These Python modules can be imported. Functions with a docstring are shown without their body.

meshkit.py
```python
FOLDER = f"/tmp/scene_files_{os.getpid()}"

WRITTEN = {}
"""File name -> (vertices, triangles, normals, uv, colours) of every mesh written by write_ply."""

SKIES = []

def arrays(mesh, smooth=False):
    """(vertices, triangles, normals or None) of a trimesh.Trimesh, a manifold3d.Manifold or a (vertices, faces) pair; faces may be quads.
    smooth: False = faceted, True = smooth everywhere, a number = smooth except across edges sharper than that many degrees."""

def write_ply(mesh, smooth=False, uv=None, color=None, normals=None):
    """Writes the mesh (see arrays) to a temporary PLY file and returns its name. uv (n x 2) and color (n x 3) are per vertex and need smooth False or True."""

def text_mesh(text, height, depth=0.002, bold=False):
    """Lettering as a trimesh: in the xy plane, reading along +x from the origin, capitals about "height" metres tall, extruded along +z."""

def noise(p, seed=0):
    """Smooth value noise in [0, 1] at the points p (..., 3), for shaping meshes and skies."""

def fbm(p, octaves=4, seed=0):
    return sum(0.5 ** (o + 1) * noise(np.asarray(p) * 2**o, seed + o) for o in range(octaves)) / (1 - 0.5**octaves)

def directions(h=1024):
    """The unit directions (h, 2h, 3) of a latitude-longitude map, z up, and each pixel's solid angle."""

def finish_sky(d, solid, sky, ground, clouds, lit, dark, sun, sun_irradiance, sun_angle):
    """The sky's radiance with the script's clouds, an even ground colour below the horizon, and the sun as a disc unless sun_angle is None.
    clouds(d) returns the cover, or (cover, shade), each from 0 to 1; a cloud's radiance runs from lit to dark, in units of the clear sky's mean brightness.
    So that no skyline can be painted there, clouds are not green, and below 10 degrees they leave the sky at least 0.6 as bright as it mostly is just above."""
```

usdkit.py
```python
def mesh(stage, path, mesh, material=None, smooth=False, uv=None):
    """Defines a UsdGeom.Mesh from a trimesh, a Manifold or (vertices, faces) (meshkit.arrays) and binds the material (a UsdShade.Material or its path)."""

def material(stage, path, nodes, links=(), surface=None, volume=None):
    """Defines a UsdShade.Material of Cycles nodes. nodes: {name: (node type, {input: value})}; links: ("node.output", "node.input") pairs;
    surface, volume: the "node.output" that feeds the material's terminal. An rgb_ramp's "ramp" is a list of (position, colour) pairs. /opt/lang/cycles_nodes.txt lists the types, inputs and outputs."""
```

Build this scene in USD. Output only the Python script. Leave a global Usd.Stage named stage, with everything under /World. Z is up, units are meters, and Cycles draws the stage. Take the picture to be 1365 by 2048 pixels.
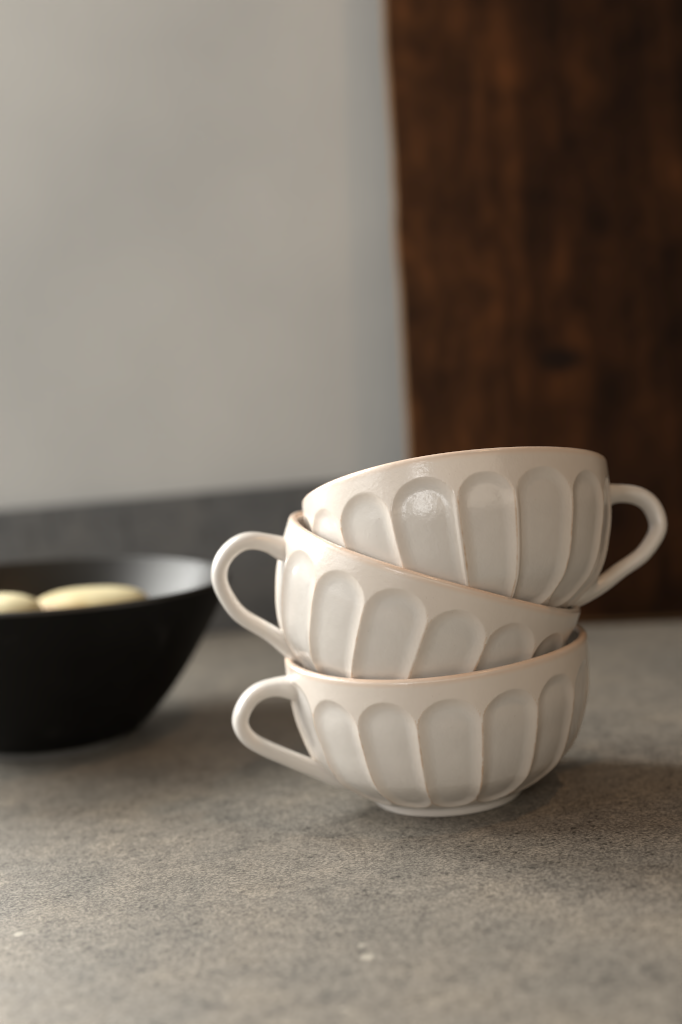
import math
import numpy as np, trimesh, manifold3d as m3
import usdkit, meshkit
from pxr import Usd, UsdGeom, UsdLux, UsdShade, Gf, Sdf, Vt
from scipy.interpolate import PchipInterpolator, CubicSpline
from scipy.spatial.transform import Rotation

stage = Usd.Stage.CreateInMemory()
UsdGeom.SetStageUpAxis(stage, UsdGeom.Tokens.z)
UsdGeom.SetStageMetersPerUnit(stage, 1.0)
UsdGeom.Xform.Define(stage, '/World')

# ------------------------------------------------------------------ camera
cam = UsdGeom.Camera.Define(stage, '/World/camera')
yaw, pitch, roll = 3.3029, -6.0641, 5.4680
M = Rotation.from_euler('ZXY', [yaw, pitch, roll], degrees=True).as_matrix()   # columns: right, forward, up
right, fwd, up = M[:, 0], M[:, 1], M[:, 2]
CAM = np.array([0.0, -0.53452, 0.16948])
m4 = Gf.Matrix4d(*right, 0, *up, 0, *(-fwd), 0, *CAM, 1)
cam.AddTransformOp().Set(m4)
cam.CreateFocalLengthAttr(50.0)
cam.CreateHorizontalApertureAttr(24.0)
cam.CreateVerticalApertureAttr(24.0 * 1024 / 682)
cam.CreateClippingRangeAttr(Gf.Vec2f(0.02, 50))
cam.CreateFStopAttr(4.0)
cam.CreateFocusDistanceAttr(0.482)
cam.CreateExposureAttr(0.0)


# ------------------------------------------------------------------ light
def aim(x, pos, target):
    f = np.asarray(target, float) - np.asarray(pos, float)
    f /= np.linalg.norm(f)
    r = np.cross(f, [0, 0, 1.0]); r /= np.linalg.norm(r)
    u = np.cross(r, f)
    x.AddTransformOp().Set(Gf.Matrix4d(*r, 0, *u, 0, *(-f), 0, *map(float, pos), 1))


def rect(name, pos, target, w, h, intensity, color):
    l = UsdLux.RectLight.Define(stage, '/World/' + name)
    l.CreateWidthAttr(w); l.CreateHeightAttr(h)
    l.CreateIntensityAttr(intensity)
    l.CreateColorAttr(Gf.Vec3f(*color))
    aim(UsdGeom.Xformable(l), pos, target)
    return l


# daylight from a window in the same wall, out of frame to the left
rect('window_light', (-0.62, 0.36, 0.56), (-0.61, -1.0, 0.55), 0.40, 0.75, 21.0, (1.0, 1.0, 0.97))
rect('side_fill_light', (-1.25, 0.14, 0.80), (0.0, 0.0, 0.05), 0.5, 0.8, 12.0, (1.0, 1.0, 0.95))  # added fill to raise the cups' left sides, no known window
# added fills for the unseen room, and the rear left source a cup reflects
rect('room_fill_light', (-1.8, -0.75, 0.95), (0.0, 0.1, 0.05), 0.8, 1.0, 3.2, (1.0, 0.97, 0.96))  # added fill for the bottom cup's left side
rect('rear_left_window_light', (-1.05, -2.2, 0.74), (0.0, 0.3, 0.15), 0.44, 0.62, 8.6, (0.99, 0.99, 0.97))
rect('rear_fill_light', (0.40, -2.6, 1.05), (0.0, 0.2, 0.1), 2.4, 1.1, 1.65, (1.0, 0.86, 0.68))  # added warm fill for the cups' right sides
# small warm kitchen lamp overhead
rect('ceiling_lamp_light', (0.46, -0.34, 1.35), (0.0, 0.0, 0.0), 0.06, 0.06, 215.0, (1.0, 0.60, 0.32))
dome = UsdLux.DomeLight.Define(stage, '/World/room_ambient_light')
usdkit.material(stage, '/World/Looks/ambient', {'b': ('background_shader', {'color': (1.0, 0.9, 0.8), 'strength': 0.006})}, surface='b.background')
UsdShade.MaterialBindingAPI.Apply(dome.GetPrim()).Bind(UsdShade.Material.Get(stage, '/World/Looks/ambient'))


# ------------------------------------------------------------------ helpers
def tag(prim, label=None, cat=None, group=None, kind=None):
    for k, v in (('label', label), ('category', cat), ('group', group), ('kind', kind)):
        if v:
            prim.SetCustomDataByKey(k, v)
    return prim


def numbered(path):
    if not stage.GetPrimAtPath(path):
        return path
    k = 1
    while stage.GetPrimAtPath('%s_%03d' % (path, k)):
        k += 1
    return '%s_%03d' % (path, k)


def thing(name, label, cat, group=None, loc=(0, 0, 0), R=None):
    x = UsdGeom.Xform.Define(stage, numbered('/World/' + name))
    R = np.eye(3) if R is None else R
    x.AddTransformOp().Set(Gf.Matrix4d(*R[:, 0], 0, *R[:, 1], 0, *R[:, 2], 0, *map(float, loc), 1))
    return tag(x.GetPrim(), label, cat, group)


def put(name, mesh, mat, parent=None, smooth=30):
    base = str(parent.GetPath()) if parent else '/World'
    return usdkit.mesh(stage, numbered(base + '/' + name), mesh, LOOK[mat], smooth=smooth).GetPrim()


def put_raw(name, v, f, n, mat, parent, primvars=None):
    m = UsdGeom.Mesh.Define(stage, numbered(str(parent.GetPath()) + '/' + name))
    m.CreatePointsAttr(Vt.Vec3fArray.FromNumpy(np.ascontiguousarray(v, np.float32)))
    m.CreateFaceVertexCountsAttr(Vt.IntArray.FromNumpy(np.full(len(f), f.shape[1], np.int32)))
    m.CreateFaceVertexIndicesAttr(Vt.IntArray.FromNumpy(np.ascontiguousarray(f, np.int32).ravel()))
    m.CreateSubdivisionSchemeAttr('none')
    m.CreateNormalsAttr(Vt.Vec3fArray.FromNumpy(np.ascontiguousarray(n, np.float32)))
    m.SetNormalsInterpolation('vertex')
    for k, a in (primvars or {}).items():
        UsdGeom.PrimvarsAPI(m).CreatePrimvar(k, Sdf.ValueTypeNames.FloatArray, 'vertex').Set(Vt.FloatArray.FromNumpy(np.ascontiguousarray(a, np.float32)))
    UsdShade.MaterialBindingAPI.Apply(m.GetPrim()).Bind(LOOK[mat])
    return m.GetPrim()


def grid_normals(G):
    """Normals of a (rows, columns, 3) grid that closes round its columns."""
    du = np.roll(G, -1, 1) - np.roll(G, 1, 1)
    dv = np.gradient(G, axis=0)
    n = np.cross(du, dv)
    l = np.linalg.norm(n, axis=2, keepdims=True)
    return n / np.maximum(l, 1e-12)


def grid_faces(rows, cols, closed=True):
    i, j = np.meshgrid(np.arange(rows - 1), np.arange(cols if closed else cols - 1), indexing='ij')
    j2 = (j + 1) % cols
    return np.stack([i * cols + j, i * cols + j2, (i + 1) * cols + j2, (i + 1) * cols + j], -1).reshape(-1, 4)


def revolve_grid(r, z, n):
    t = np.linspace(0, 2 * np.pi, n, endpoint=False)
    return np.stack([np.outer(r, np.cos(t)), np.outer(r, np.sin(t)), np.outer(z, np.ones(n))], -1)


# ------------------------------------------------------------------ materials
LOOK = {}


def look(name, nodes, links, surface='p.BSDF'):
    LOOK[name] = usdkit.material(stage, '/World/Looks/' + name, nodes, links, surface=surface)


def stone(name, dark, mid, light, rough, flecks):
    nodes = {
        'g': ('geometry', {}),
        'n1': ('noise_texture', {'scale': 700.0, 'detail': 7.0, 'roughness': 0.85}),
        'n2': ('noise_texture', {'scale': 150.0, 'detail': 6.0, 'roughness': 0.72}),
        'n3': ('noise_texture', {'scale': 19.0, 'detail': 6.0, 'roughness': 0.66}),
        'n4': ('noise_texture', {'scale': 90.0, 'detail': 3.0, 'roughness': 0.55}),
        'pa': ('math', {'math_type': 'multiply_add', 'value2': 0.9, 'value3': -0.40}),
        'ps': ('math', {'math_type': 'add'}),
        'v': ('voronoi_texture', {'dimensions': '2D', 'scale': 190.0, 'feature': 'f1', 'randomness': 1.0}),
        'gv': ('voronoi_texture', {'scale': 1500.0, 'feature': 'f1', 'randomness': 1.0}),
        'gs': ('separate_color', {}),
        'my': ('mix_float', {'fac': 0.24}),
        'r1': ('rgb_ramp', {'ramp': [(0.0, dark), (0.30, dark), (0.50, mid), (0.70, light), (1.0, light)]}),
        'r3': ('rgb_ramp', {'ramp': [(0.0, (0.68, 0.69, 0.69)), (0.40, (0.87, 0.87, 0.86)), (0.52, (1.0, 0.98, 0.95)), (0.62, (1.1, 1.06, 1.0)), (1.0, (1.25, 1.18, 1.08))]}),
        'r4': ('rgb_ramp', {'ramp': [(0.0, (0.76, 0.77, 0.78)), (0.38, (0.92, 0.92, 0.92)), (0.55, (1.0, 1.0, 1.0)), (1.0, (1.1, 1.08, 1.05))]}),
        'pit': ('rgb_ramp', {'ramp': [(0.0, (0.3, 0.3, 0.31)), (0.06, (0.4, 0.4, 0.4)), (0.14, (1, 1, 1)), (1.0, (1, 1, 1))]}),
        'mx': ('mix_float', {'fac': 0.36}),
        'm1': ('mix', {'mix_type': 'multiply', 'fac': 1.0}),
        'm2': ('mix', {'mix_type': 'multiply', 'fac': 1.0}),
        'm3': ('mix', {'mix_type': 'multiply', 'fac': 0.75}),
        'b': ('bump', {'strength': 0.5, 'distance': 0.0006}),
        'p': ('principled_bsdf', {'roughness': rough, 'specular_ior_level': 0.32}),
    }
    links = [('g.position', k + '.vector') for k in ('n1', 'n2', 'n3', 'n4', 'v', 'gv')] + [
        ('n1.fac', 'mx.a'), ('n2.fac', 'mx.b'), ('gv.color', 'gs.color'), ('gs.r', 'my.b'), ('mx.result', 'my.a'), ('my.result', 'r1.fac'), ('n3.fac', 'r3.fac'), ('n4.fac', 'r4.fac'), ('n4.fac', 'pa.value1'), ('pa.value', 'ps.value1'), ('v.distance', 'ps.value2'), ('ps.value', 'pit.fac'),
        ('r1.color', 'm1.color1'), ('r3.color', 'm1.color2'), ('m1.color', 'm2.color1'), ('r4.color', 'm2.color2'),
        ('m2.color', 'm3.color1'), ('pit.color', 'm3.color2'),
        ('mx.result', 'b.height'), ('b.normal', 'p.normal')]
    last = 'm3.color'
    for k, (x, y, r) in enumerate(flecks):                       # pale grains set in the stone
        nodes['o%d' % k] = ('mapping', {'location': (-x, -y, 0.0)})
        nodes['d%d' % k] = ('vector_math', {'math_type': 'length'})
        nodes['a%d' % k] = ('math', {'math_type': 'multiply_add', 'value2': 0.007, 'value3': -0.0032})
        nodes['s%d' % k] = ('math', {'math_type': 'add'})
        nodes['f%d' % k] = ('map_range', {'range_type': 'smoothstep', 'from_min': r * 1.3, 'from_max': r * 0.5, 'to_min': 0.0, 'to_max': 0.85, 'clamp': True})
        nodes['x%d' % k] = ('mix', {'color2': (0.55, 0.51, 0.43)})
        links += [('g.position', 'o%d.vector' % k), ('o%d.vector' % k, 'd%d.vector1' % k), ('d%d.value' % k, 's%d.value1' % k), ('n2.fac', 'a%d.value1' % k),
                  ('a%d.value' % k, 's%d.value2' % k), ('s%d.value' % k, 'f%d.value' % k), ('f%d.result' % k, 'x%d.fac' % k), (last, 'x%d.color1' % k)]
        last = 'x%d.color' % k
    links.append((last, 'p.base_color'))
    look(name, nodes, links)


stone('counter_stone', (0.075, 0.068, 0.060), (0.232, 0.214, 0.188), (0.44, 0.405, 0.35), 0.50,
      [(-0.0274, -0.1452, 0.0022), (-0.0286, -0.1363, 0.0014), (-0.1383, -0.1089, 0.0022), (-0.0322, -0.1772, 0.0018)])
stone('upstand_stone', (0.076, 0.080, 0.086), (0.128, 0.133, 0.140), (0.195, 0.20, 0.207), 0.45, [])

look('plaster', {
    'g': ('geometry', {}),
    'n': ('noise_texture', {'scale': 5.5, 'detail': 4.0, 'roughness': 0.45}),
    'n2': ('noise_texture', {'scale': 260.0, 'detail': 4.0}),
    'r': ('rgb_ramp', {'ramp': [(0.3, (0.48, 0.49, 0.49)), (0.7, (0.615, 0.62, 0.605))]}),
    'b': ('bump', {'strength': 0.15, 'distance': 0.001}),
    'p': ('principled_bsdf', {'roughness': 0.62, 'specular_ior_level': 0.35})},
    [('g.position', 'n.vector'), ('g.position', 'n2.vector'), ('n.fac', 'r.fac'), ('r.color', 'p.base_color'), ('n2.fac', 'b.height'), ('b.normal', 'p.normal')])

look('walnut', {
    'tc': ('texture_coordinate', {}),
    'mp': ('mapping', {'scale': (9.0, 9.0, 3.4)}),
    'mp2': ('mapping', {'scale': (110.0, 60.0, 4.0)}),
    'n1': ('noise_texture', {'scale': 3.2, 'detail': 5.0, 'roughness': 0.62, 'distortion': 0.6}),
    'n2': ('noise_texture', {'scale': 1.0, 'detail': 4.0}),
    'n3': ('noise_texture', {'scale': 22.0, 'detail': 4.0, 'roughness': 0.6}),
    'r1': ('rgb_ramp', {'ramp': [(0.0, (0.006, 0.003, 0.0016)), (0.36, (0.014, 0.0068, 0.003)), (0.55, (0.032, 0.0145, 0.0054)), (0.72, (0.062, 0.027, 0.009)), (1.0, (0.09, 0.042, 0.015))]}),
    'r2': ('rgb_ramp', {'ramp': [(0.3, (0.7, 0.7, 0.7)), (0.7, (1.15, 1.15, 1.15))]}),
    'r3': ('rgb_ramp', {'ramp': [(0.32, (0.45, 0.45, 0.5)), (0.5, (0.9, 0.9, 0.9)), (0.7, (1.5, 1.4, 1.3))]}),
    'm1': ('mix', {'mix_type': 'multiply', 'fac': 1.0}),
    'm2': ('mix', {'mix_type': 'multiply', 'fac': 1.0}),
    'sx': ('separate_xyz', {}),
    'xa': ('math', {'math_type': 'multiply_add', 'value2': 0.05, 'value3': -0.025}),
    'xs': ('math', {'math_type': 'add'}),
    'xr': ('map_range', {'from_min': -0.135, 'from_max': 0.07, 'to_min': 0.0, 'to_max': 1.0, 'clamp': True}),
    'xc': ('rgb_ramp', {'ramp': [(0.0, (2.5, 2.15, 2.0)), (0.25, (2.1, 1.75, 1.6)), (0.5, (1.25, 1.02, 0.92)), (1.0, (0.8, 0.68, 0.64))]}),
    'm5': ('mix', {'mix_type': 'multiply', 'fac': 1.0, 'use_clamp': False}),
    'ko': ('mapping', {'location': (0.0312, 0.0, -0.2524), 'scale': (1.0, 0.0, 1.6)}),
    'kl': ('vector_math', {'math_type': 'length'}),
    'kr': ('map_range', {'range_type': 'smoothstep', 'from_min': 0.006, 'from_max': 0.017, 'to_min': 0.82, 'to_max': 0.0, 'clamp': True}),
    'km': ('mix', {'color2': (0.006, 0.004, 0.003)}),
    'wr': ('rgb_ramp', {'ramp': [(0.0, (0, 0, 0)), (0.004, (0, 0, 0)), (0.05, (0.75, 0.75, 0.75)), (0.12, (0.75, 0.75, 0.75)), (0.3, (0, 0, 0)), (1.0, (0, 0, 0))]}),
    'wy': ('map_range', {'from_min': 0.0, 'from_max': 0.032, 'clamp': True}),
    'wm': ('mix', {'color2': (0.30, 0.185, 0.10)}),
    'b': ('bump', {'strength': 0.3, 'distance': 0.0008}),
    'p': ('principled_bsdf', {'roughness': 0.6, 'specular_ior_level': 0.06})},
    [('tc.object', 'mp.vector'), ('tc.object', 'mp2.vector'), ('tc.object', 'n3.vector'), ('mp.vector', 'n1.vector'), ('mp2.vector', 'n2.vector'),
     ('n1.fac', 'r1.fac'), ('n2.fac', 'r2.fac'), ('n3.fac', 'r3.fac'), ('r1.color', 'm1.color1'), ('r2.color', 'm1.color2'),
     ('m1.color', 'm2.color1'), ('r3.color', 'm2.color2'), ('tc.object', 'ko.vector'), ('ko.vector', 'kl.vector1'), ('kl.value', 'kr.value'),
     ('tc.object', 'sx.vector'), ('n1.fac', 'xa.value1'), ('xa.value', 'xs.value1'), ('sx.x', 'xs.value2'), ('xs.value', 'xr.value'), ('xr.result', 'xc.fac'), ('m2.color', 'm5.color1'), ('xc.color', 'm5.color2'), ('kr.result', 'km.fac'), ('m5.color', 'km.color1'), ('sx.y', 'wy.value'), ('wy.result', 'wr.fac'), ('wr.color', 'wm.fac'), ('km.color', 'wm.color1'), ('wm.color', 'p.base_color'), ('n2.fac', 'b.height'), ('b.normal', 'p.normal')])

GLAZE = (0.735, 0.675, 0.605)
look('glaze', {
    'tc': ('texture_coordinate', {}),
    'e': ('attribute', {'attribute': 'edge'}),
    'n0': ('noise_texture', {'scale': 55.0, 'detail': 3.0}),
    'n1': ('noise_texture', {'scale': 720.0, 'detail': 3.0, 'roughness': 0.6}),
    'n2': ('noise_texture', {'scale': 380.0, 'detail': 2.0}),
    'v': ('voronoi_texture', {'scale': 210.0, 'randomness': 1.0}),
    'vr': ('rgb_ramp', {'ramp': [(0.0, (1, 1, 1)), (0.055, (1, 1, 1)), (0.075, (0, 0, 0)), (1.0, (0, 0, 0))]}),
    'th': ('attribute', {'attribute': 'peach_tint'}),
    'r0': ('rgb_ramp', {'ramp': [(0.3, (0.775, 0.733, 0.687)), (0.7, (0.82, 0.778, 0.73))]}),
    'r9': ('rgb_ramp', {'ramp': [(0.3, (0.825, 0.747, 0.672)), (0.7, (0.865, 0.787, 0.71))]}),
    'm9': ('mix', {}),
    'en': ('math', {'math_type': 'multiply'}),
    'er': ('map_range', {'from_min': 0.12, 'from_max': 0.62, 'to_min': 0.0, 'to_max': 0.85, 'clamp': True}),
    'me': ('mix', {'color2': (0.66, 0.46, 0.31)}),
    'lp': ('attribute', {'attribute': 'lip'}),
    'ml': ('mix', {'color2': (0.88, 0.65, 0.49)}),
    'sr': ('map_range', {'from_min': 0.70, 'from_max': 0.80, 'to_min': 0.0, 'to_max': 0.40, 'clamp': True}),
    'ms': ('mix', {'color2': (0.45, 0.33, 0.22)}),
    'rr': ('map_range', {'from_min': 0.3, 'from_max': 0.7, 'to_min': 0.22, 'to_max': 0.34, 'clamp': True}),
    'b': ('bump', {'strength': 0.22, 'distance': 0.0004}),
    'p': ('principled_bsdf', {'specular_ior_level': 0.5, 'subsurface_weight': 0.0, 'coat_weight': 0.45, 'coat_roughness': 0.11})},
    [('tc.object', k + '.vector') for k in ('n0', 'n1', 'n2', 'v')] +
    [('n0.fac', 'r0.fac'), ('n0.fac', 'r9.fac'), ('th.fac', 'm9.fac'), ('r0.color', 'm9.color1'), ('r9.color', 'm9.color2'), ('e.fac', 'en.value1'), ('n2.fac', 'en.value2'), ('en.value', 'er.value'), ('er.result', 'me.fac'), ('m9.color', 'me.color1'),
     ('n1.fac', 'sr.value'), ('sr.result', 'ms.fac'), ('lp.fac', 'ml.fac'), ('me.color', 'ml.color1'), ('ml.color', 'ms.color1'), ('ms.color', 'p.base_color'),
     ('n0.fac', 'rr.value'), ('rr.result', 'p.roughness'), ('n1.fac', 'b.height'), ('b.normal', 'p.normal'), ('b.normal', 'p.coat_normal')])

look('black_clay', {
    'tc': ('texture_coordinate', {}),
    'n1': ('noise_texture', {'scale': 420.0, 'detail': 3.0}),
    'n2': ('noise_texture', {'scale': 40.0, 'detail': 4.0}),
    'n3': ('noise_texture', {'scale': 26.0, 'detail': 6.0, 'roughness': 0.7}),
    'dr': ('rgb_ramp', {'ramp': [(0.0, (0, 0, 0)), (0.60, (0, 0, 0)), (0.74, (0.35, 0.35, 0.35)), (1.0, (0.5, 0.5, 0.5))]}),
    'dm': ('mix', {'color2': (0.055, 0.053, 0.05)}),
    'r': ('rgb_ramp', {'ramp': [(0.3, (0.0032, 0.0030, 0.0028)), (0.7, (0.0055, 0.0052, 0.0048))]}),
    'b': ('bump', {'strength': 0.2, 'distance': 0.0005}),
    'p': ('principled_bsdf', {'roughness': 0.60, 'specular_ior_level': 0.13})},
    [('tc.object', 'n1.vector'), ('tc.object', 'n2.vector'), ('n2.fac', 'r.fac'), ('tc.object', 'n3.vector'), ('n3.fac', 'dr.fac'), ('dr.color', 'dm.fac'), ('r.color', 'dm.color1'), ('dm.color', 'p.base_color'), ('n1.fac', 'b.height'), ('b.normal', 'p.normal')])
look('foot_clay', {
    'tc': ('texture_coordinate', {}),
    'n1': ('noise_texture', {'scale': 300.0, 'detail': 3.0}),
    'r': ('rgb_ramp', {'ramp': [(0.3, (0.11, 0.108, 0.104)), (0.7, (0.16, 0.157, 0.15))]}),
    'p': ('principled_bsdf', {'roughness': 0.7})},
    [('tc.object', 'n1.vector'), ('n1.fac', 'r.fac'), ('r.color', 'p.base_color')])
look('black_glaze', {
    'tc': ('texture_coordinate', {}),
    'n1': ('noise_texture', {'scale': 300.0, 'detail': 3.0}),
    'b': ('bump', {'strength': 0.12, 'distance': 0.0004}),
    'p': ('principled_bsdf', {'base_color': (0.016, 0.0145, 0.012), 'roughness': 0.40, 'specular_ior_level': 0.5})},
    [('tc.object', 'n1.vector'), ('n1.fac', 'b.height'), ('b.normal', 'p.normal')])

look('bun_crust', {
    'tc': ('texture_coordinate', {}),
    's': ('separate_xyz', {}),
    'n1': ('noise_texture', {'scale': 70.0, 'detail': 4.0}),
    'n2': ('noise_texture', {'scale': 700.0, 'detail': 3.0}),
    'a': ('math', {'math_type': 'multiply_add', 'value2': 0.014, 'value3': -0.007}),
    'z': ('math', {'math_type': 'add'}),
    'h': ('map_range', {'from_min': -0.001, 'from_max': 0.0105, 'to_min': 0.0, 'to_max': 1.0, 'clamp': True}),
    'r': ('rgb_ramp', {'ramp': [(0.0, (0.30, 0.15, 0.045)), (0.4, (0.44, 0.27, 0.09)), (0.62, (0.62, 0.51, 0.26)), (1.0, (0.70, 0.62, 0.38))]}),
    'b': ('bump', {'strength': 0.2, 'distance': 0.0006}),
    'p': ('principled_bsdf', {'roughness': 0.55, 'subsurface_weight': 0.0})},
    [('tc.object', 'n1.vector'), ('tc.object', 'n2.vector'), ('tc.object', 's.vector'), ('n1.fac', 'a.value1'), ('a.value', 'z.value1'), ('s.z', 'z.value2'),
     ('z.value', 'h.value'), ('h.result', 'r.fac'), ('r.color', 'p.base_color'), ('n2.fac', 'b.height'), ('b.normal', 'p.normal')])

# ------------------------------------------------------------------ the setting
def slab(x0, x1, y0, y1, z0, z1, bevel=0.0):
    if bevel <= 0:
        b = trimesh.creation.box((x1 - x0, y1 - y0, z1 - z0))
        b.apply_translation(((x0 + x1) / 2, (y0 + y1) / 2, (z0 + z1) / 2))
        return b
    pts = []
    s = trimesh.creation.icosphere(2, bevel).vertices
    for x in (x0 + bevel, x1 - bevel):
        for y in (y0 + bevel, y1 - bevel):
            for z in (z0 + bevel, z1 - bevel):
                pts.append(s + (x, y, z))
    return trimesh.convex.convex_hull(np.vstack(pts))


WALL_Y = 0.374
tag(put('countertop', slab(-1.5, 1.3, -0.95, WALL_Y + 0.011, -0.03, 0.0, 0.002), 'counter_stone'), 'grey speckled stone worktop under the cups and the bowl', 'worktop', kind='structure')
tag(put('wall', slab(-2.6, 2.2, WALL_Y + 0.012, WALL_Y + 0.13, -0.9, 2.2), 'plaster', smooth=False), 'plain off-white plaster wall behind the worktop', 'wall', kind='structure')
up_ = thing('backsplash', 'low dark grey stone backsplash along the foot of the white wall', 'backsplash', loc=(-0.1915, WALL_Y, 0.0005))
for x0, x1 in ((-0.62, -0.0002), (0.0002, 0.62), (0.6204, 1.24)):
    put('slab', slab(x0, x1, 0.0, 0.011, 0.0, 0.0926, 0.0005), 'upstand_stone', up_)

# ------------------------------------------------------------------ chopping board leaning on the wall
by, ba = math.radians(-12), math.radians(3.5)
bu = np.array([math.cos(by), math.sin(by), 0]); bh = np.array([-bu[1], bu[0], 0])
bw = np.array([0, 0, math.cos(ba)]) + bh * math.sin(ba)
bn = np.cross(bw, bu)                                             # local y, to the back
T = 0.032
from shapely.geometry import Polygon
zz = np.linspace(0.0, 0.565, 40)
rng = np.random.default_rng(4)
wob = lambda z, s: 0.0024 * (meshkit.fbm(np.stack([z * 17, 0 * z + s, 0 * z], -1), 3, 5) - 0.5) * 2
left = np.stack([-0.1310 + 0.0240 * zz + wob(zz, 1.3), zz], 1)
rightE = np.stack([0.205 - 0.010 * zz + wob(zz, 7.3), zz], 1)[::-1]
outline = Polygon(np.vstack([left, rightE])).buffer(-0.006).buffer(0.006)
b0 = 0.0045
layers = [(-0.0, b0), (b0 * 0.3, b0 * 0.42), (b0, 0.0), (T - b0, 0.0), (T - b0 * 0.3, b0 * 0.42), (T, b0)]
def ring(inset, n=420):
    c = outline.buffer(-inset).exterior
    return np.array([c.interpolate(t, normalized=True).coords[0] for t in np.linspace(0, 1, n, endpoint=False)])
rings = []
ref = ring(0.0)
for y, inset in layers:
    c = outline.buffer(-inset).exterior
    from shapely.geometry import Point
    r_ = np.array([c.interpolate(c.project(Point(*q))).coords[0] for q in ref])
    rings.append(np.stack([r_[:, 0], np.full(len(r_), y), r_[:, 1]], 1))
V = np.vstack(rings); n = len(ref)
F = grid_faces(len(layers), n)
cen = np.array([[0.03, 0.0, 0.28], [0.03, T, 0.28]])
F = np.vstack([F[:, [0, 1, 2]], F[:, [0, 2, 3]],
               [[len(V), (j + 1) % n, j] for j in range(n)], [[len(V) + 1, (len(layers) - 1) * n + j, (len(layers) - 1) * n + (j + 1) % n] for j in range(n)]])
bm = trimesh.Trimesh(np.vstack([V, cen]), F, process=False)
bm.fix_normals()
board = thing('chopping_board', 'tall dark brown wooden board leaning against the white wall behind the cups', 'chopping board', loc=(0.1161, 0.292, T * math.sin(ba) * 0.0 + 0.0006), R=np.stack([bu, bn, bw], 1))
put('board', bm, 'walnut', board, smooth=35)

# ------------------------------------------------------------------ cups
RIM_R, H, HF, RF = 0.0575, 0.0596, 0.00519, 0.02872
NF, PER = 16, 40
WALLT = 0.0031
_pz = np.array([HF, HF + .08 * (H - HF), HF + .22 * (H - HF), HF + .42 * (H - HF), HF + .7 * (H - HF), H])
_pr = np.array([.03344, .04040, .04887, .05379, .05710, RIM_R])
PROF = PchipInterpolator(_pz, _pr)


def smax(d, e):
    return 0.5 * (d + np.sqrt(d * d + e * e))


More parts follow.
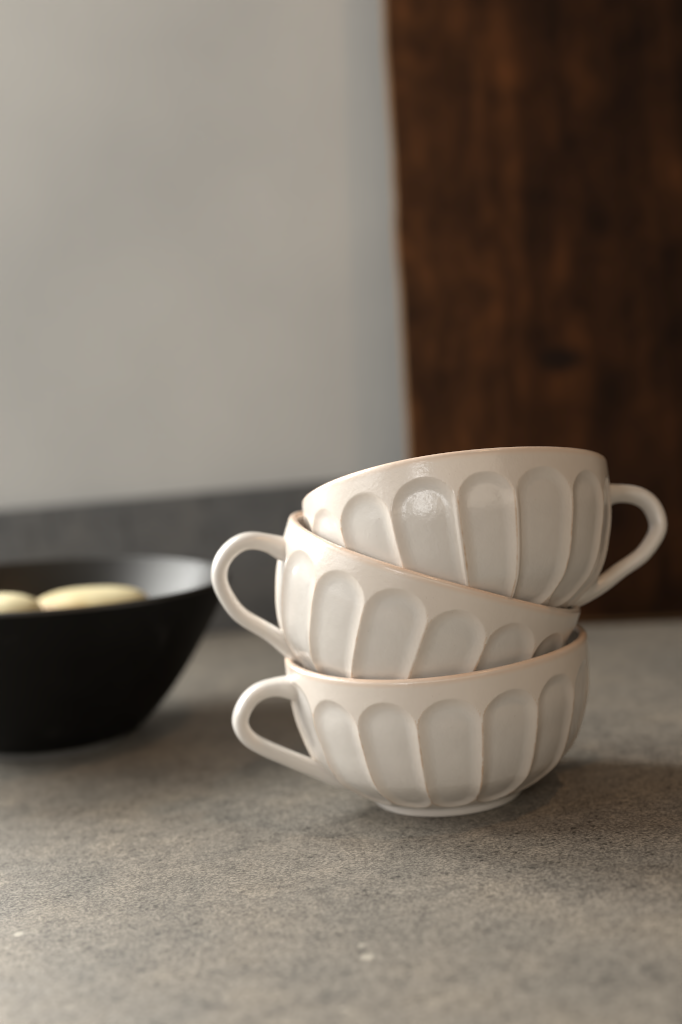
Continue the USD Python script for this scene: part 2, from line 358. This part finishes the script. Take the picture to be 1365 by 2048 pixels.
def cup(label, loc, rotvec, ridge_deg, handle_deg, seed, ctl):
    R = Rotation.from_rotvec(rotvec).as_matrix()
    t = thing('cup', label, 'cup', 'fluted white cups in the stack', loc, R)
    rg = np.random.default_rng(seed)
    lip = WALLT / 2
    # outer side, from the foot up to just under the lip, evenly spaced along its length
    zs = np.linspace(HF - 0.0004, H - lip, 400)
    rs = PROF(np.clip(zs, HF, H)) - np.where(zs < HF, (HF - zs) * 3, 0)
    al = np.r_[0, np.cumsum(np.hypot(np.diff(rs), np.diff(zs)))]
    s = np.linspace(0, al[-1], 150)
    ro, zo = np.interp(s, al, rs), np.interp(s, al, zs)
    a = np.linspace(0, np.pi, 11)[1:-1]
    rl, zl = ro[-1] - lip + lip * np.cos(a), zo[-1] + lip * np.sin(a) * 1.05
    zi = np.linspace(zo[-1], HF + 0.0030, 60)
    ri = PROF(np.clip(zi, HF, H)) - WALLT - 0.0012 * np.clip((H - 0.010 - zi) / 0.03, 0, 1)
    ri = np.r_[ri, ri[-1] * np.linspace(0.93, 0.0, 16)]
    zi = np.r_[zi, HF + 0.0030 - 0.0004 * np.sin(np.linspace(0.1, np.pi / 2, 16))]
    n = NF * PER
    G = np.concatenate([revolve_grid(ro, zo, n), revolve_grid(rl, zl, n), revolve_grid(ri, zi, n)])
    th = np.linspace(0, 2 * np.pi, n, endpoint=False)
    # carved flutes on the outer side
    ph = (th - math.radians(ridge_deg)) / (2 * np.pi / NF)        # 0 at a ridge
    k = np.floor(ph + 1e-6).astype(int) % NF
    fr = ph - np.floor(ph + 1e-6)
    jit_l, jit_a, jit_d = rg.normal(0, 0.026, NF + 1), rg.normal(0, 0.0008, NF), rg.uniform(0.85, 1.15, NF)
    lo, hi = jit_l[k], 1 + jit_l[(k + 1) % NF]
    fr = (fr - lo) / (hi - lo)
    wid = (hi - lo) * 2 * np.pi / NF
    s_of_z = np.interp(zo, zo, s)
    apex_s = np.interp(0.0519, zo, s) + jit_a[k]
    wob = (meshkit.fbm(np.stack([np.cos(th) * 3, np.sin(th) * 3, 0 * th + seed], -1), 3, seed) - 0.5) * 0.0010
    U = (fr - 0.5)[None] * wid[None] * ro[:, None]
    Wd = 0.5 * wid[None] * ro[:, None] * np.ones_like(U)
    down = apex_s[None] + wob[None] - s[:, None]
    top = RIM_R * 0.5 * wid[None] * 0.98
    ey = np.minimum(down - top * 0.92, 0) / 0.92                  # flattened round top
    d_top = np.minimum(top, Wd) - np.hypot(U, ey)
    d = np.where(down < top * 0.92, np.minimum(d_top, Wd - np.abs(U)), Wd - np.abs(U))
    bot = s[:, None] - 0.0046 - 0.0010 * np.abs(fr - 0.5)[None]   # lower end, just above the foot
    rb = Wd * 0.8
    eb = np.maximum(rb - bot, 0)
    d = np.minimum(d, np.where(bot < rb, Wd - np.hypot(np.abs(U), eb * 0.95), d))
    de = smax(d, 0.00036) - 0.00018
    fw = np.clip(0.45 * Wd, 0.0013, 0.0050)
    x = np.clip(de / fw, 0, 1)
    depth = 0.00145 * jit_d[k][None] * np.clip(Wd / 0.0095, 0.35, 1.0) * (1 - (1 - x) ** 2.0)
    flat = np.clip(1 - (U / Wd) ** 2, 0, 1) * x * 0.00010
    lump = (meshkit.fbm(G[:len(s)] * 90 + seed, 3, seed + 9) - 0.5) * 0.00030
    Gn = grid_normals(G[:len(s)])
    Gn *= np.sign((Gn * (G[:len(s)] * [1, 1, 0])).sum(-1).mean())
    G[:len(s)] += Gn * (lump * np.clip((H - zo) / 0.02, 0, 1)[:, None] - depth - flat)[..., None]
    # a hand-thrown, not quite true rim
    warp = 0.0006 * np.cos(2 * th + seed) + 0.0003 * np.cos(3 * th + 2 * seed)
    G[..., 2] += warp[None] * np.clip(G[..., 2] / H, 0, 1) ** 2
    N = grid_normals(G)
    N *= np.sign((N[60] * (G[60] * [1, 1, 0])).sum())
    # where the glaze breaks brown: over the ridges
    inside = np.clip(down / 0.010, 0, 1)
    edge = np.exp(-(np.maximum(d, 0) / 0.00040) ** 1.3) * (0.18 + 0.82 * inside) * (d > -0.0003) * np.clip((s[:, None] - 0.002) / 0.006, 0, 1)
    E = np.zeros(G.shape[:2])
    E[:len(s)] = edge * np.clip(0.25 + 1.3 * meshkit.fbm(G[:len(s)] * 130 + 3 * seed, 3, seed), 0.2, 1.3)
    nr = len(rl)
    LP = np.zeros(G.shape[:2])  # peach glaze on the lip, brightened to stand in for lamp highlights
    LP[len(s):len(s) + nr] = np.clip(1.25 * np.sin(a)[:, None] ** 0.8, 0, 1) * (0.75 + 0.4 * (meshkit.noise(G[len(s):len(s) + nr] * 120 + seed, seed) - 0.5))
    LP[len(s) - 4:len(s)] = np.array([0.08, 0.2, 0.35, 0.5])[:, None]
    # glaze tint: greyish on flute floors, peach on the band above and the ridges
    B = np.ones(G.shape[:2])
    B[:len(s)] = 1 - np.clip((d - 0.0005) / 0.0035, 0, 1)
    sgn = 1 if np.dot(np.cross(G[60, 1] - G[60, 0], G[61, 0] - G[60, 0]), N[60, 0]) > 0 else -1
    def part(name, rows):
        g, nn, e, bd = G[rows], N[rows], E[rows], B[rows]
        f = grid_faces(len(g), n)
        if sgn < 0:
            f = f[:, ::-1]
        put_raw(name, g.reshape(-1, 3), f, nn.reshape(-1, 3), 'glaze', t, {'edge': e.ravel(), 'peach_tint': bd.ravel(), 'lip': LP[rows].ravel()})
    # the lip is its own part: a bead between the outer and the inner side
    io, il = len(s), len(s) + nr
    part('outer_side', slice(0, io - 1))
    part('rim', slice(io - 2, il + 2))
    part('inner_side', slice(il + 1, len(G)))
    # foot ring
    pts = [(RF - 0.0046, 0.0050), (RF - 0.0040, 0.0012), (RF - 0.0032, 0.0003), (RF - 0.0022, 0.0), (RF - 0.0012, 0.0), (RF - 0.0003, 0.0005), (RF, 0.0014), (RF + 0.0001, 0.0028),
           (RF + 0.0005, 0.0040), (RF + 0.0016, 0.0049), (RF + 0.0038, HF + 0.0003), (RF + 0.0060, HF + 0.0010)]
    pts = np.array(pts)
    q = np.linspace(0, len(pts) - 1, 48)
    g = revolve_grid(np.interp(q, range(len(pts)), pts[:, 0]), np.interp(q, range(len(pts)), pts[:, 1]), 200)
    nn = grid_normals(g); nn *= np.sign((nn[28] * g[28] * [1, 1, 0]).sum())
    sg = np.dot(np.cross(g[28, 1] - g[28, 0], g[29, 0] - g[28, 0]), nn[28, 0]) > 0
    f = grid_faces(len(g), 200)
    # the underside inside the ring, in the same part
    c0 = len(g) * 200
    vv = np.vstack([g.reshape(-1, 3), [[0, 0, 0.0046]]]); n2 = np.vstack([nn.reshape(-1, 3), [[0, 0, -1]]])
    f = f if sg else f[:, ::-1]
    tri = np.vstack([f[:, [0, 1, 2]], f[:, [0, 2, 3]], [[c0, (j + 1) % 200, j] for j in range(200)]])
    put_raw('foot_ring', vv, tri, n2, 'glaze', t, {'edge': np.zeros(len(vv)), 'peach_tint': np.full(len(vv), 0.2), 'lip': np.zeros(len(vv))})
    # handle: a strap swept along a curve, cut off inside the wall
    ctl = np.array(ctl)
    ctl = ctl + rg.normal(0, 0.0002, ctl.shape)
    cs = CubicSpline(np.r_[0, np.cumsum(np.linalg.norm(np.diff(ctl, axis=0), axis=1))], ctl)
    L = cs.x[-1]
    uu = np.linspace(0, L, 130)
    P, D = cs(uu), cs(uu, 1)
    D /= np.linalg.norm(D, axis=1, keepdims=True)
    Nn = np.stack([-D[:, 1], D[:, 0]], 1)
    flare = 1 + 0.30 * np.exp(-((uu - 0.003) / 0.0045) ** 2) + 0.28 * np.exp(-((uu - L + 0.006) / 0.007) ** 2)
    va = np.linspace(0, 2 * np.pi, 48, endpoint=False)
    ex = 0.86
    ca, sa = np.sign(np.cos(va)) * np.abs(np.cos(va)) ** ex, np.sign(np.sin(va)) * np.abs(np.sin(va)) ** ex
    tck = 0.0033 * (1 + 0.10 * np.sin(uu / L * np.pi * 1.0 - 0.2) * -1) * flare
    hw = 0.0051 * flare
    c3 = np.zeros((len(uu), 48, 3))
    c3[..., 0] = P[:, :1] + Nn[:, :1] * tck[:, None] * ca
    c3[..., 2] = P[:, 1:] + Nn[:, 1:] * tck[:, None] * ca
    c3[..., 1] = hw[:, None] * sa + (0.0006 * np.sin(uu / L * 3.0))[:, None]
    hv = np.vstack([c3.reshape(-1, 3), [[P[0, 0], 0, P[0, 1]], [P[-1, 0], 0, P[-1, 1]]]])
    hf = grid_faces(len(uu), 48)
    e0 = (len(uu) - 1) * 48
    hf = np.vstack([hf[:, [0, 1, 2]], hf[:, [0, 2, 3]], [[len(hv) - 2, (j + 1) % 48, j] for j in range(48)], [[len(hv) - 1, e0 + j, e0 + (j + 1) % 48] for j in range(48)]])
    hm = trimesh.Trimesh(hv, hf, process=False); hm.fix_normals()
    man = m3.Manifold(m3.Mesh(np.asarray(hm.vertices, np.float32), np.asarray(hm.faces, np.uint32)))
    zc = np.linspace(HF, H, 60)
    core = m3.Manifold.revolve(m3.CrossSection([np.vstack([[(0, HF)], np.stack([PROF(zc) - 0.0025, zc], 1), [(0, H)]])]), 160)
    man = man - core
    mm = man.to_mesh()
    hm = trimesh.Trimesh(mm.vert_properties[:, :3], mm.tri_verts, process=False)
    ps = hm.split(only_watertight=False)
    hm = max(ps, key=lambda q: q.area) if len(ps) else hm
    ha = math.radians(handle_deg)
    hm.apply_transform(trimesh.transformations.rotation_matrix(ha, [0, 0, 1]))
    put('handle', hm, 'glaze', t, smooth=40)
    return t


cup('white fluted cup at the bottom, standing upright on the grey worktop', (0, 0, 0), (0, 0, 0), -98.75, 193.5, 1,
    [(.0535, .0486), (.0588, .0500), (.0652, .0504), (.0710, .0487), (.0755, .0441), (.0770, .0398), (.0754, .0345), (.0712, .0298), (.0625, .0243), (.0535, .0195), (.0440, .0138), (.0360, .0108)])
cup('white fluted cup in the middle, tipped down to the right inside the bottom cup', (-0.01985, -0.00174, 0.03673), (-0.01583, 0.39594, 0), -89.25, 190.5, 2,
    [(.0535, .0466), (.0588, .0474), (.0650, .0476), (.0710, .0455), (.0757, .0410), (.0774, .0355), (.0762, .0298), (.0720, .0242), (.0650, .0193), (.0560, .0160), (.0470, .0131), (.0400, .0113), (.0350, .0100)])
cup('white fluted cup on top of the stack, tipped back with its handle to the right', (0.01480, -0.01372, 0.06283), (-0.25324, -0.04348, 0), -91.75, 10.0, 3,
    [(.0535, .0475), (.0600, .0479), (.0680, .0472), (.0738, .0440), (.0768, .0388), (.0763, .0334), (.0732, .0284), (.0680, .0239), (.0598, .0189), (.0510, .0148), (.0430, .0116), (.0360, .0090)])

# ------------------------------------------------------------------ black bowl with two buns
BL = np.array([-0.1844, 0.1297, 0.0])
BR, BH, BF = 0.0900, 0.0764, 0.0355
bp = PchipInterpolator([0.0055, .25 * BH, .6 * BH, BH], [BF + 0.006, .0555, .0744, BR])
bowl = thing('bowl', 'matt black flared bowl holding two pale buns, left of the cups', 'bowl', loc=BL)
zz = np.linspace(0.0055, BH, 60)
ro = bp(zz)
bt = 0.0036
prof_o = np.stack([ro, zz], 1)
a = np.linspace(0, np.pi, 9)[1:-1]
prof_l = np.stack([BR - bt / 2 + bt / 2 * np.cos(a), BH + bt / 2 * np.sin(a)], 1)
zi = np.linspace(BH, 0.0085, 60)
prof_i = np.stack([bp(zi) - bt - 0.001 * (BH - zi) / BH, zi], 1)
prof_i = np.vstack([prof_i, np.stack([prof_i[-1, 0] * np.linspace(.95, 0, 14), 0.0085 - 0.0015 * np.sin(np.linspace(.1, 1.57, 14))], 1)])
allp = np.vstack([prof_o, prof_l, prof_i])
nb = 240
G = revolve_grid(allp[:, 0], allp[:, 1], nb)
wgt = np.clip(G[..., 2] / BH, 0, 1) ** 2
G[..., 2] += wgt * (-0.049 * G[..., 0] - 0.0096 * G[..., 1])
tb = np.arctan2(G[..., 1], G[..., 0])
G[..., :2] *= (1 + wgt * 0.008 * np.cos(2 * tb + 0.6) + wgt * 0.004 * np.cos(3 * tb + 2))[..., None]
N = grid_normals(G); N *= np.sign((N[30] * G[30] * [1, 1, 0]).sum())
sg = np.dot(np.cross(G[30, 1] - G[30, 0], G[31, 0] - G[30, 0]), N[30, 0]) > 0
def bpart(name, rows, mat):
    g, nn = G[rows], N[rows]
    f = grid_faces(len(g), nb)
    put_raw(name, g.reshape(-1, 3), f if sg else f[:, ::-1], nn.reshape(-1, 3), mat, bowl)
io, il = len(prof_o), len(prof_o) + len(prof_l)
bpart('outer_side', slice(0, io), 'black_clay')
bpart('rim', slice(io - 1, il + 1), 'black_glaze')
bpart('inner_side', slice(il, len(G)), 'black_glaze')
fp = np.array([(0, 0.0035), (BF - 0.006, 0.0045), (BF - 0.005, 0.0005), (BF - 0.0035, 0.0), (BF - 0.001, 0.0), (BF, 0.001), (BF + 0.0006, 0.0042), (BF + 0.0064, 0.0060)])
q = np.linspace(0, len(fp) - 1, 40)
g = revolve_grid(np.interp(q, range(len(fp)), fp[:, 0]), np.interp(q, range(len(fp)), fp[:, 1]), 120)
ff = grid_faces(40, 120)
fm = trimesh.Trimesh(g.reshape(-1, 3), np.vstack([ff[:, [0, 1, 2]], ff[:, [0, 2, 3]]]), process=True); fm.fix_normals()
put('foot_ring', fm, 'foot_clay', bowl)


def bun(label, loc, size, rz, tilt, seed, group=None):
    s = trimesh.creation.icosphere(5, 1.0)
    v = s.vertices.copy()
    h = np.hypot(v[:, 0], v[:, 1]); v[:, :2] *= (np.maximum(h, 1e-6) ** -0.35 * h ** 0.0)[:, None]
    v[:, 2] = np.sign(v[:, 2]) * np.abs(v[:, 2]) ** 0.85
    v *= 1 + 0.10 * (meshkit.fbm(v * 1.3 + seed, 3, seed)[:, None] - 0.5)
    v *= size
    s = trimesh.Trimesh(v, s.faces, process=False)
    R = Rotation.from_euler('xyz', [tilt[0], tilt[1], rz], degrees=True).as_matrix()
    t = thing('bread_bun', label, 'bun', group or 'top buns in the black bowl', loc, R)
    put('crust', s, 'bun_crust', t, smooth=True)


bun('flat yellowish bread bun on the right, lying in the black bowl', (-0.1640, 0.137, 0.0615), (0.0290, 0.022, 0.0100), 8, (0, 3), 3)
bun('rounded cream bread bun at the left edge, lying in the black bowl', (-0.2010, 0.106, 0.0635), (0.0240, 0.0165, 0.0132), -6, (4, 1), 8)
for label, loc, size, rz, sd in (
        ('wide bread bun at the very bottom of the black bowl, under all the others', (-0.182, 0.131, 0.0215), (0.030, 0.028, 0.0120), 20, 11),
        ('pale bread bun directly under the flat yellowish bun in the black bowl', (-0.163, 0.138, 0.0410), (0.0235, 0.030, 0.0108), -12, 12),
        ('pale bread bun directly under the rounded cream bun in the black bowl', (-0.208, 0.120, 0.0405), (0.0215, 0.030, 0.0110), 8, 13)):
    bun(label, loc, size, rz, (0, 0), sd, 'buns under the two top buns')
